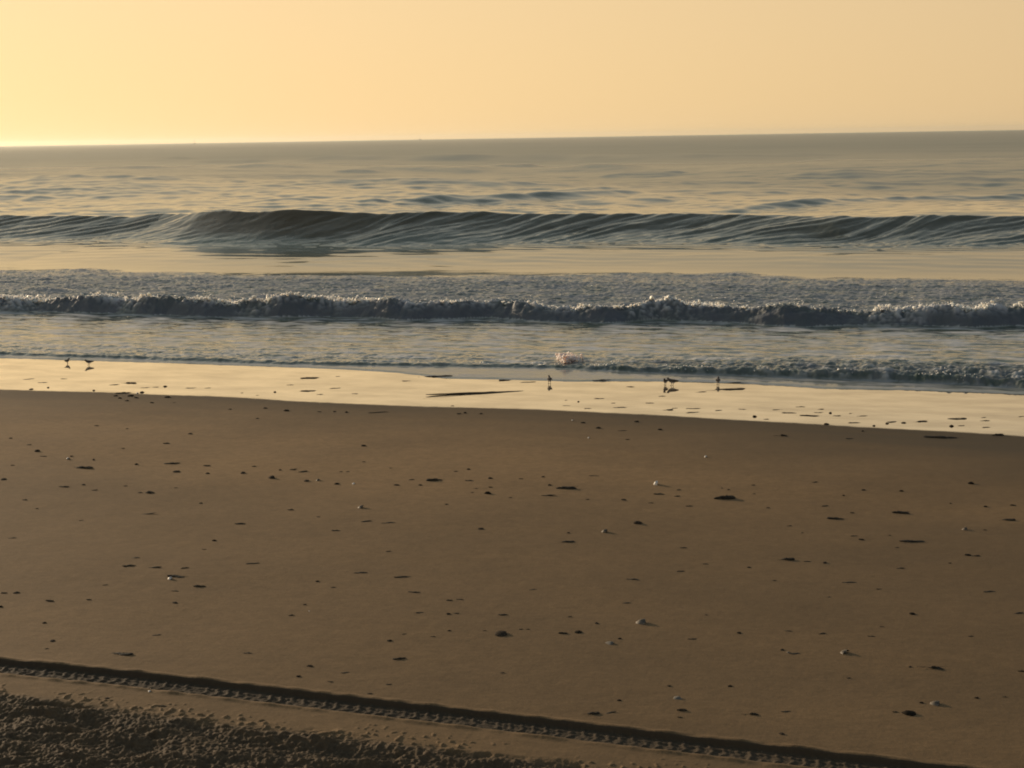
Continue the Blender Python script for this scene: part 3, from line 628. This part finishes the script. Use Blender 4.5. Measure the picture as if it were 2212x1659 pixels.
SMALL = {
'A': '445,312,20,14 270,312,50,8 583,334,20,20k 848,362,26,18k 1285,371,46,12 1100,408,46,20k 1292,418,28,16k 1512,416,36,20k 1580,375,30,10 1744,397,26,16k 1885,407,64,14 1822,395,50,12 1905,465,46,18k '
     '2095,484,36,20k 2196,482,22,14w 24,455,44,16k 398,502,66,14 520,488,28,12k 586,522,40,8 780,496,24,8 872,538,32,10 1095,508,24,8 155,583,34,10 228,637,22,10 1250,603,26,12k 915,670,110,8 1808,645,40,12 '
     '1493,732,66,13 505,712,32,8 2090,774,62,10 1980,688,28,8 840,942,60,8 1570,978,86,10 800,994,84,14 965,1003,78,12 1150,1008,50,14 1088,1150,50,8 1088,1223,42,16k 552,1203,36,12 22,1162,40,12 102,1161,40,14k '
     '4,1248,26,20k 655,1113,36,8 275,1348,28,14k 1975,1090,36,14k 2070,1127,40,10 1895,1235,24,12 1812,1301,36,12 1922,1273,12,14w 1185,172,34,18k 1035,232,42,12 765,263,22,8 66,200,24,12 180,240,34,8 790,140,20,8 600,122,30,10 '
     '1650,12,30,14k 1600,76,24,12k 1780,28,38,20k 1985,34,32,8 2080,34,22,14k 2155,38,24,18k 1430,20,24,10 78,368,24,10 75,820,50,7 1270,890,30,8',
'B': '300,38,130,10 800,48,30,12 840,42,26,18k 938,47,28,14k 1507,88,12,14w 1573,103,30,14k 1668,136,34,22k 1908,97,34,18k 2052,146,34,18k 1608,197,12,16w 1820,152,60,6 1850,208,30,10 860,392,24,14k 375,385,20,8 505,457,40,10 412,490,36,14k '
     '145,482,18,14w 995,448,34,16k 998,505,28,12 865,464,60,10 905,512,30,8 1120,568,30,8 1365,491,28,16k 1358,556,98,12 1325,440,24,12 1640,434,70,8 2045,547,70,12 2160,560,40,10 2168,520,30,10 1825,582,36,16k 1995,602,36,8 722,610,24,12k '
     '225,718,72,12 360,725,90,7 1482,788,22,14k 2195,880,50,10 360,903,36,8 190,1036,90,9 450,1063,110,13 2180,1028,50,12 1880,1078,90,10 520,1157,80,12 1260,1140,54,8 740,1208,42,13 805,1202,50,8 1845,1224,60,7 560,1286,62,12 735,1292,36,16k 780,1288,50,9 '
     '1075,1297,66,14 1490,1310,32,10 1658,1350,36,15k 68,408,20,9 110,408,24,9 210,346,24,8 560,490,26,12k 780,405,26,9 1185,452,30,9 1600,580,26,8 885,536,18,8',
'C': '1155,198,60,8 1230,152,18,13k 175,608,42,11 655,618,26,10 1000,607,48,10 1168,649,28,10 1235,510,28,14k 1467,516,28,16k 1115,543,20,14k 565,480,26,10 1978,611,28,16k 2145,603,34,16k 1765,592,14,10 1975,753,26,8 1180,790,46,10 1222,811,36,13k '
     '785,728,32,10 140,860,48,9 122,1004,50,10 275,960,42,8 895,945,52,7 998,951,38,11k 538,980,26,9k 1868,905,42,16k 1925,910,40,14 1760,954,22,8 1460,986,56,8 1150,1072,90,8 1335,1113,48,9 2000,1128,82,10 690,1060,36,7 1025,1160,20,8 278,1270,20,8 1530,1262,44,14k '
     '2180,1260,70,10 415,508,18,10k 375,498,16,10k 570,533,20,8 938,462,40,10 110,510,20,9 100,548,30,9 1395,785,18,8 865,770,18,8 1440,860,26,8',
'D': '328,195,40,13k 288,244,30,8 970,160,60,8 1540,272,60,8 1855,417,38,12k 665,552,28,14k 1010,602,60,8 2055,450,40,10',
'E': '1800,182,26,13k 1185,124,28,10 1230,124,24,8 742,132,24,9k 462,154,36,10 370,194,36,13k 640,169,34,8 1070,394,42,7 362,467,38,8 2110,475,24,13k 1798,565,30,12k 1750,645,80,9 2178,672,40,9 960,132,26,9 95,392,60,8 245,524,36,6',
'G': '478,143,36,11k 985,148,52,12 1350,106,34,8 1285,164,50,9 195,180,60,10 820,268,80,9 1520,349,24,13k 2195,377,42,13 1890,164,36,10 1590,568,30,15k 1925,539,34,12k 2095,532,28,9 765,620,70,8 738,757,42,13k 1145,418,28,7 780,132,50,7 52,465,26,12k 1430,625,40,12',
'U': '720,884,30,16k 810,884,42,14k 790,914,32,14k 848,896,30,16k 885,862,30,18k 853,866,14,14w 745,898,22,14k 1042,892,48,14k 1085,925,20,10 945,926,26,12k 1710,860,18,16k 1505,865,16,10 1605,880,20,8 1805,815,40,6 1190,835,60,6 1290,834,40,5 2085,836,62,10 1990,874,36,8 '
     '700,815,72,11 965,830,38,12 1028,825,24,16k 905,832,50,6 180,778,60,6 398,777,38,8 265,800,50,6 195,842,28,10k 300,832,20,12k 583,850,20,14k 2105,762,30,6',
'V': '480,790,60,12 1230,798,90,10 800,775,140,12 1858,827,62,10 1470,945,44,10 1605,962,44,12 1685,900,76,12 1800,955,80,8 1760,928,26,6 2065,885,40,8 1995,928,56,8 1545,920,20,12k 155,870,38,8 625,764,20,9w 1468,910,18,10 2110,968,50,8 760,945,20,8',
'X': '250,840,62,13 1300,1046,22,15k 1230,1078,18,14k 210,940,92,10 90,938,32,10 200,964,80,6 45,950,60,6 360,952,46,7 730,948,82,10 790,968,92,8 965,965,52,8 1035,968,24,18k 1070,985,52,8 975,945,40,6 1230,986,60,10 1165,970,30,8 1185,1028,72,11 1380,1032,24,18k '
     '1420,1020,80,6 1480,1028,30,14k 1975,1015,52,8 1970,995,30,8 2200,990,40,8 850,930,50,7 500,945,44,8 640,1005,40,6 1830,1045,36,8 1985,1055,50,7'}
def place(px, py, w, h, kind, wet, idx):
    """px, py in the 2212-wide photo; the thing is set down where that ray meets the sand"""
    d = ray(px, py); k = (0.1 - H) / d[2]
    for _ in range(12):
        x, y = d[0] * k, d[1] * k; s, t = to_st(x, y); z = float(sand_z(np.array([s]), np.array([t]))[0]); k = (z - H) / d[2]
    x, y = d[0] * k, d[1] * k
    m = math.sqrt(x * x + y * y) / F * K                           # metres per photo px here
    w, h = w * m, h * m
    r = random.Random(idx * 31 + 5)
    me = MESH[kind][idx % len(MESH[kind])]
    o = bpy.data.objects.new(KIND[kind][0], me); link(o)
    if kind in 'kg':
        w *= 1.25; o.scale = (w, w * r.uniform(.75, 1.0), max(h * 1.5, w * .5)); sink = .22 * o.scale[2]
    elif kind == 's':
        dep = min(w * .5, .10 + .15 * w) if not wet else min(w * .35, .22)
        o.scale = (w * 1.25, dep * 1.3, max(.03, h * (1.3 if not wet else .8))); sink = 0.0
    elif kind == 'f':
        w *= (1.0 if not wet else 1.15); dep = min(w * .6, .075) if not wet else min(w * .6, .16)
        o.scale = (w, dep, max(.02, min(h * 1.6, .06)) if not wet else .022); sink = 0.002
    else:
        w = max(w, h * .9) * 1.15; o.scale = (w, w * .95, max(h * 1.7, w * .8)); sink = .01
    rz = r.uniform(-.28, .28) if kind in 'sf' else r.uniform(-3, 3)
    o.rotation_euler = (r.uniform(-.08, .08), r.uniform(-.08, .08), rz)
    if kind in 'wb': o.rotation_euler = (r.uniform(-.2, .2), -.35, math.radians(60) + r.uniform(-.4, .4))
    o.location = (x, y, z - sink)
    return o
def full(zone, x, y, w, h):
    ox, oy, k = ZONE[zone]; q = 2212 / 4032
    return (ox + x * k) * q, (oy + y * k) * q, w * k * q, h * k * q
landmarks = []; idx = 0
for zone, x, y, w, h, kind, label, short in MARKS:
    px, py, w, h = full(zone, x, y, w, h); idx += 1
    o = place(px, py, w, h, kind, zone in 'UVX', idx)
    tag(o, label, KIND[kind][1], KIND[kind][2])
    if short: landmarks.append((px, py, short))
small = []
for zone, text in SMALL.items():
    for item in text.split():
        kind = item[-1] if item[-1] in 'kw' else 'f'
        x, y, w, h = [float(v) for v in item.rstrip('kw').split(',')]
        px, py, w, h = full(zone, x, y, w, h); idx += 1
        o = place(px, py, w, h, kind, zone in 'UVX', idx)
        dist, lx, ly, name = min((math.hypot((px - a) * .7, (py - b) * 1.5), a, b, n) for a, b, n in landmarks)
        dx, dy = (px - lx) * .6, (py - ly) * 1.5
        side = ('left of' if dx < 0 else 'right of') if abs(dx) > abs(dy) else ('above' if dy < 0 else 'below')
        what = {'k': 'small dark stone', 'w': 'tiny pale shell chip', 'f': 'thin dark weed scrap' if w > h * 4.2 else 'stubby dark weed scrap'}[kind]
        small.append((what, side, name, dist, o, kind))
ORD = ['nearest', 'second nearest', 'third nearest', 'fourth nearest', 'fifth nearest', 'sixth nearest', 'seventh nearest', 'eighth nearest']
seen = {}
for e in small: seen.setdefault(e[:3], []).append(e)
for (what, side, name), es in seen.items():
    es.sort(key=lambda e: e[3])
    for i, e in enumerate(es):
        tag(e[4], f'{what} {side} {name}' if len(es) == 1 else f'{ORD[i]} {what} {side} {name}', KIND[e[5]][1], KIND[e[5]][2])

# ------------------------------------------------------------------ shorebirds feeding at the edge of the water
def bird_material():
    m, nt, out = new_mat('bird_plumage')
    p = N(nt, 'ShaderNodeBsdfPrincipled'); tc = N(nt, 'ShaderNodeTexCoord'); sx = N(nt, 'ShaderNodeSeparateXYZ'); nt.links.new(tc.outputs['Object'], sx.inputs[0])
    mr = N(nt, 'ShaderNodeMapRange'); mr.inputs[1].default_value = .052; mr.inputs[2].default_value = .066; nt.links.new(sx.outputs[2], mr.inputs[0])
    lg = N(nt, 'ShaderNodeMapRange'); lg.inputs[1].default_value = .034; lg.inputs[2].default_value = .037; nt.links.new(sx.outputs[2], lg.inputs[0])
    back = mixc(nt, tex_noise(nt, 90, 4, .6, tc.outputs['Object']), (.05, .04, .03, 1), (.14, .11, .085, 1))
    c = mixc(nt, mr.outputs[0], (.45, .42, .38, 1), back); c = mixc(nt, lg.outputs[0], (.015, .013, .012, 1), c)
    nt.links.new(c, p.inputs['Base Color']); p.inputs['Roughness'].default_value = .75; nt.links.new(p.outputs[0], out.inputs[0]); return m
BILL = simple_mat('bird_bill', (.01, .01, .01), (.02, .018, .016), 20, .4, .5); WING = simple_mat('bird_wing', (.04, .033, .026), (.12, .095, .075), 60, .75, .2)
def make_bird():
    body = [(-.098, 0, .066, .005), (-.070, 0, .068, .013), (-.035, 0, .069, .026), (0, 0, .070, .034), (.033, 0, .078, .030), (.055, 0, .096, .019), (.068, 0, .113, .0185), (.084, 0, .116, .012)]
    V = [b[:3] for b in body]; Rr = [b[3] for b in body]; E = [(i, i + 1) for i in range(7)]
    for sgn, fx in ((1, .012), (-1, -.014)):
        a = len(V); V += [(fx * .5, .013 * sgn, .046), (fx - .006, .013 * sgn, .026), (fx, .013 * sgn, .004), (fx + .018, .013 * sgn, .0025)]; Rr += [.010, .0034, .0028, .0024]
        E += [(3, a), (a, a + 1), (a + 1, a + 2), (a + 2, a + 3)]
        V += [(fx + .013, .013 * sgn + .009, .0025), (fx + .013, .013 * sgn - .009, .0025)]; Rr += [.0022, .0022]; E += [(a + 2, a + 4), (a + 2, a + 5)]
    me = bpy.data.meshes.new('shorebird'); me.from_pydata(V, E, []); o = link(bpy.data.objects.new('tmp', me))
    o.modifiers.new('skin', 'SKIN'); sv = me.skin_vertices[0].data
    for i, r in enumerate(Rr): sv[i].radius = (r, r)
    sv[3].use_root = True
    sub = o.modifiers.new('sub', 'SUBSURF'); sub.levels = 2; sub.render_levels = 2
    dg = bpy.context.evaluated_depsgraph_get(); m2 = bpy.data.meshes.new_from_object(o.evaluated_get(dg)); m2.name = 'shorebird'
    bpy.data.objects.remove(o); m2.materials.clear(); m2.materials.append(bird_material())
    m2.polygons.foreach_set('use_smooth', np.ones(len(m2.polygons), dtype=bool))
    root = link(bpy.data.objects.new('shorebird', m2))
    bm = bmesh.new(); tube(bm, [Vector((.090, 0, .1155)), Vector((.103, 0, .113)), Vector((.119, 0, .109))], [.0045, .0030, .0010], 8)
    b = link(bpy.data.objects.new('bill', mesh_from_bm('bill', bm, BILL))); b.parent = root
    for sgn in (1, -1):
        bm = bmesh.new(); bmesh.ops.create_icosphere(bm, subdivisions=2, radius=.0028, matrix=Matrix.Translation((.077, .0135 * sgn, .119)))
        e = link(bpy.data.objects.new('eye', mesh_from_bm('eye', bm, BILL))); e.parent = root
        bm = bmesh.new(); bmesh.ops.create_icosphere(bm, subdivisions=3, radius=1)
        for v in bm.verts:
            q = (v.co.x + 1) / 2; v.co = Vector((-.108 + .135 * q, sgn * (.020 + .012 * math.sin(math.pi * q)) + v.co.y * .007, .074 + .006 * q + v.co.z * .021 * (.25 + .75 * q)))
        wg = link(bpy.data.objects.new('wing', mesh_from_bm('wing', bm, WING))); wg.parent = root
    return root
bird0 = make_bird()
def copy_bird():
    r = bird0.copy(); SC.collection.objects.link(r)
    for ch in bird0.children:
        c = ch.copy(); SC.collection.objects.link(c); c.parent = r
    return r
BIRDS = [(146, 785, 75, 'leftmost dark shorebird, at the water edge on the left'), (192, 788, 200, 'second dark shorebird from the left, standing just clear of the water'),
         (1187, 828, 95, 'lone dark shorebird in the middle of the wet strip'), (1437, 831, 250, 'left bird of the close pair of shorebirds right of the middle'),
         (1452, 832, 165, 'right bird of the close pair of shorebirds, seen side on'), (1551, 830, 80, 'rightmost dark shorebird, beside two long weed lines')]
for i, (px, py, yaw, label) in enumerate(BIRDS):
    b = bird0 if i == 0 else copy_bird()
    d = ray(px, py); k = (0.008 - H) / d[2]; s, t = to_st(d[0] * k, d[1] * k)
    z = max(float(sand_z(np.array([s]), np.array([t]))[0]), 0.0)
    b.location = (d[0] * k, d[1] * k, z - .001); b.rotation_euler = (0, 0, math.radians(yaw)); b.scale = ((0.95, 1.02, 1.2, 1.1, 1.2, 1.15)[i],) * 3
    tag(b, label, 'shorebird', 'shorebirds at the water edge')

# ------------------------------------------------------------------ two boats on the horizon
HULL = simple_mat('boat_hull', (.10, .09, .08), (.16, .14, .12), .4, .5, .4); CABIN = simple_mat('boat_cabin', (.40, .38, .34), (.5, .47, .42), .5, .5, .4); MAST = simple_mat('boat_mast', (.12, .11, .10), (.16, .15, .13), .5, .5, .4)
def boat(px, dist, heading, mast_h, label):
    d = ray(px, 300); root = link(bpy.data.objects.new('fishing_boat', None)); q = dist / math.hypot(d[0], d[1])
    root.location = (d[0] * q, d[1] * q, 0); root.rotation_euler = (0, 0, heading); tag(root, label, 'boat', 'boats on the horizon')
    bm = bmesh.new(); rings = []
    for x, hw, top in ((-5, 1.3, 1.3), (-3, 1.6, 1.2), (0, 1.7, 1.3), (3, 1.3, 1.6), (5, .5, 2.0), (5.9, .06, 2.3)):
        rings.append([bm.verts.new(p) for p in ((x, -hw, top), (x, -hw * .75, .1), (x, 0, -.7), (x, hw * .75, .1), (x, hw, top))])
    for a, b in zip(rings, rings[1:]):
        for k in range(5): bm.faces.new((a[k], b[k], b[(k + 1) % 5], a[(k + 1) % 5]))
    bm.faces.new(rings[0]); bm.faces.new(rings[-1][::-1]); bmesh.ops.recalc_face_normals(bm, faces=bm.faces)
    h = link(bpy.data.objects.new('hull', mesh_from_bm('hull', bm, HULL))); h.parent = root
    bm = bmesh.new(); bmesh.ops.create_cube(bm, size=1, matrix=Matrix.Translation((.6, 0, 2.3)) @ Matrix.Diagonal((2.6, 2.0, 2.2, 1)))
    for v in bm.verts:
        if v.co.z > 3: v.co.x = .6 + (v.co.x - .6) * .8; v.co.y *= .85
    bmesh.ops.bevel(bm, geom=list(bm.edges), offset=.15, segments=2, affect='EDGES')
    c = link(bpy.data.objects.new('cabin', mesh_from_bm('cabin', bm, CABIN))); c.parent = root
    bm = bmesh.new(); tube(bm, [Vector((-1.2, 0, 1.1)), Vector((-1.2, 0, mast_h))], [.22, .12], 8); tube(bm, [Vector((-1.2, 0, 2.2)), Vector((-4.5, 0, mast_h * .75))], [.14, .08], 8)
    m = link(bpy.data.objects.new('mast', mesh_from_bm('mast', bm, MAST))); m.parent = root
boat(420, 3600, 1.2, 11.0, 'tiny boat with a mast on the horizon, left of the middle')
boat(907, 4600, .7, 7.0, 'fainter boat barely breaking the horizon near the middle')

# ------------------------------------------------------------------ thin sea haze
bm = bmesh.new(); bmesh.ops.create_cube(bm, size=1.0)
for v in bm.verts: v.co = Vector((v.co.x * 13000, v.co.y * 13000 , -6.0 if v.co.z < 0 else 16.0))
hm, nt, out = new_mat('haze'); pv = N(nt, 'ShaderNodeVolumePrincipled'); pv.inputs['Density'].default_value = 1.1e-4; pv.inputs['Color'].default_value = (.95, .95, .88, 1); pv.inputs['Anisotropy'].default_value = 0.6
nt.links.new(pv.outputs[0], out.inputs['Volume'])
me = bpy.data.meshes.new('haze'); bm.to_mesh(me); bm.free(); me.materials.append(hm); tag(link(bpy.data.objects.new('haze', me)), kind='stuff')
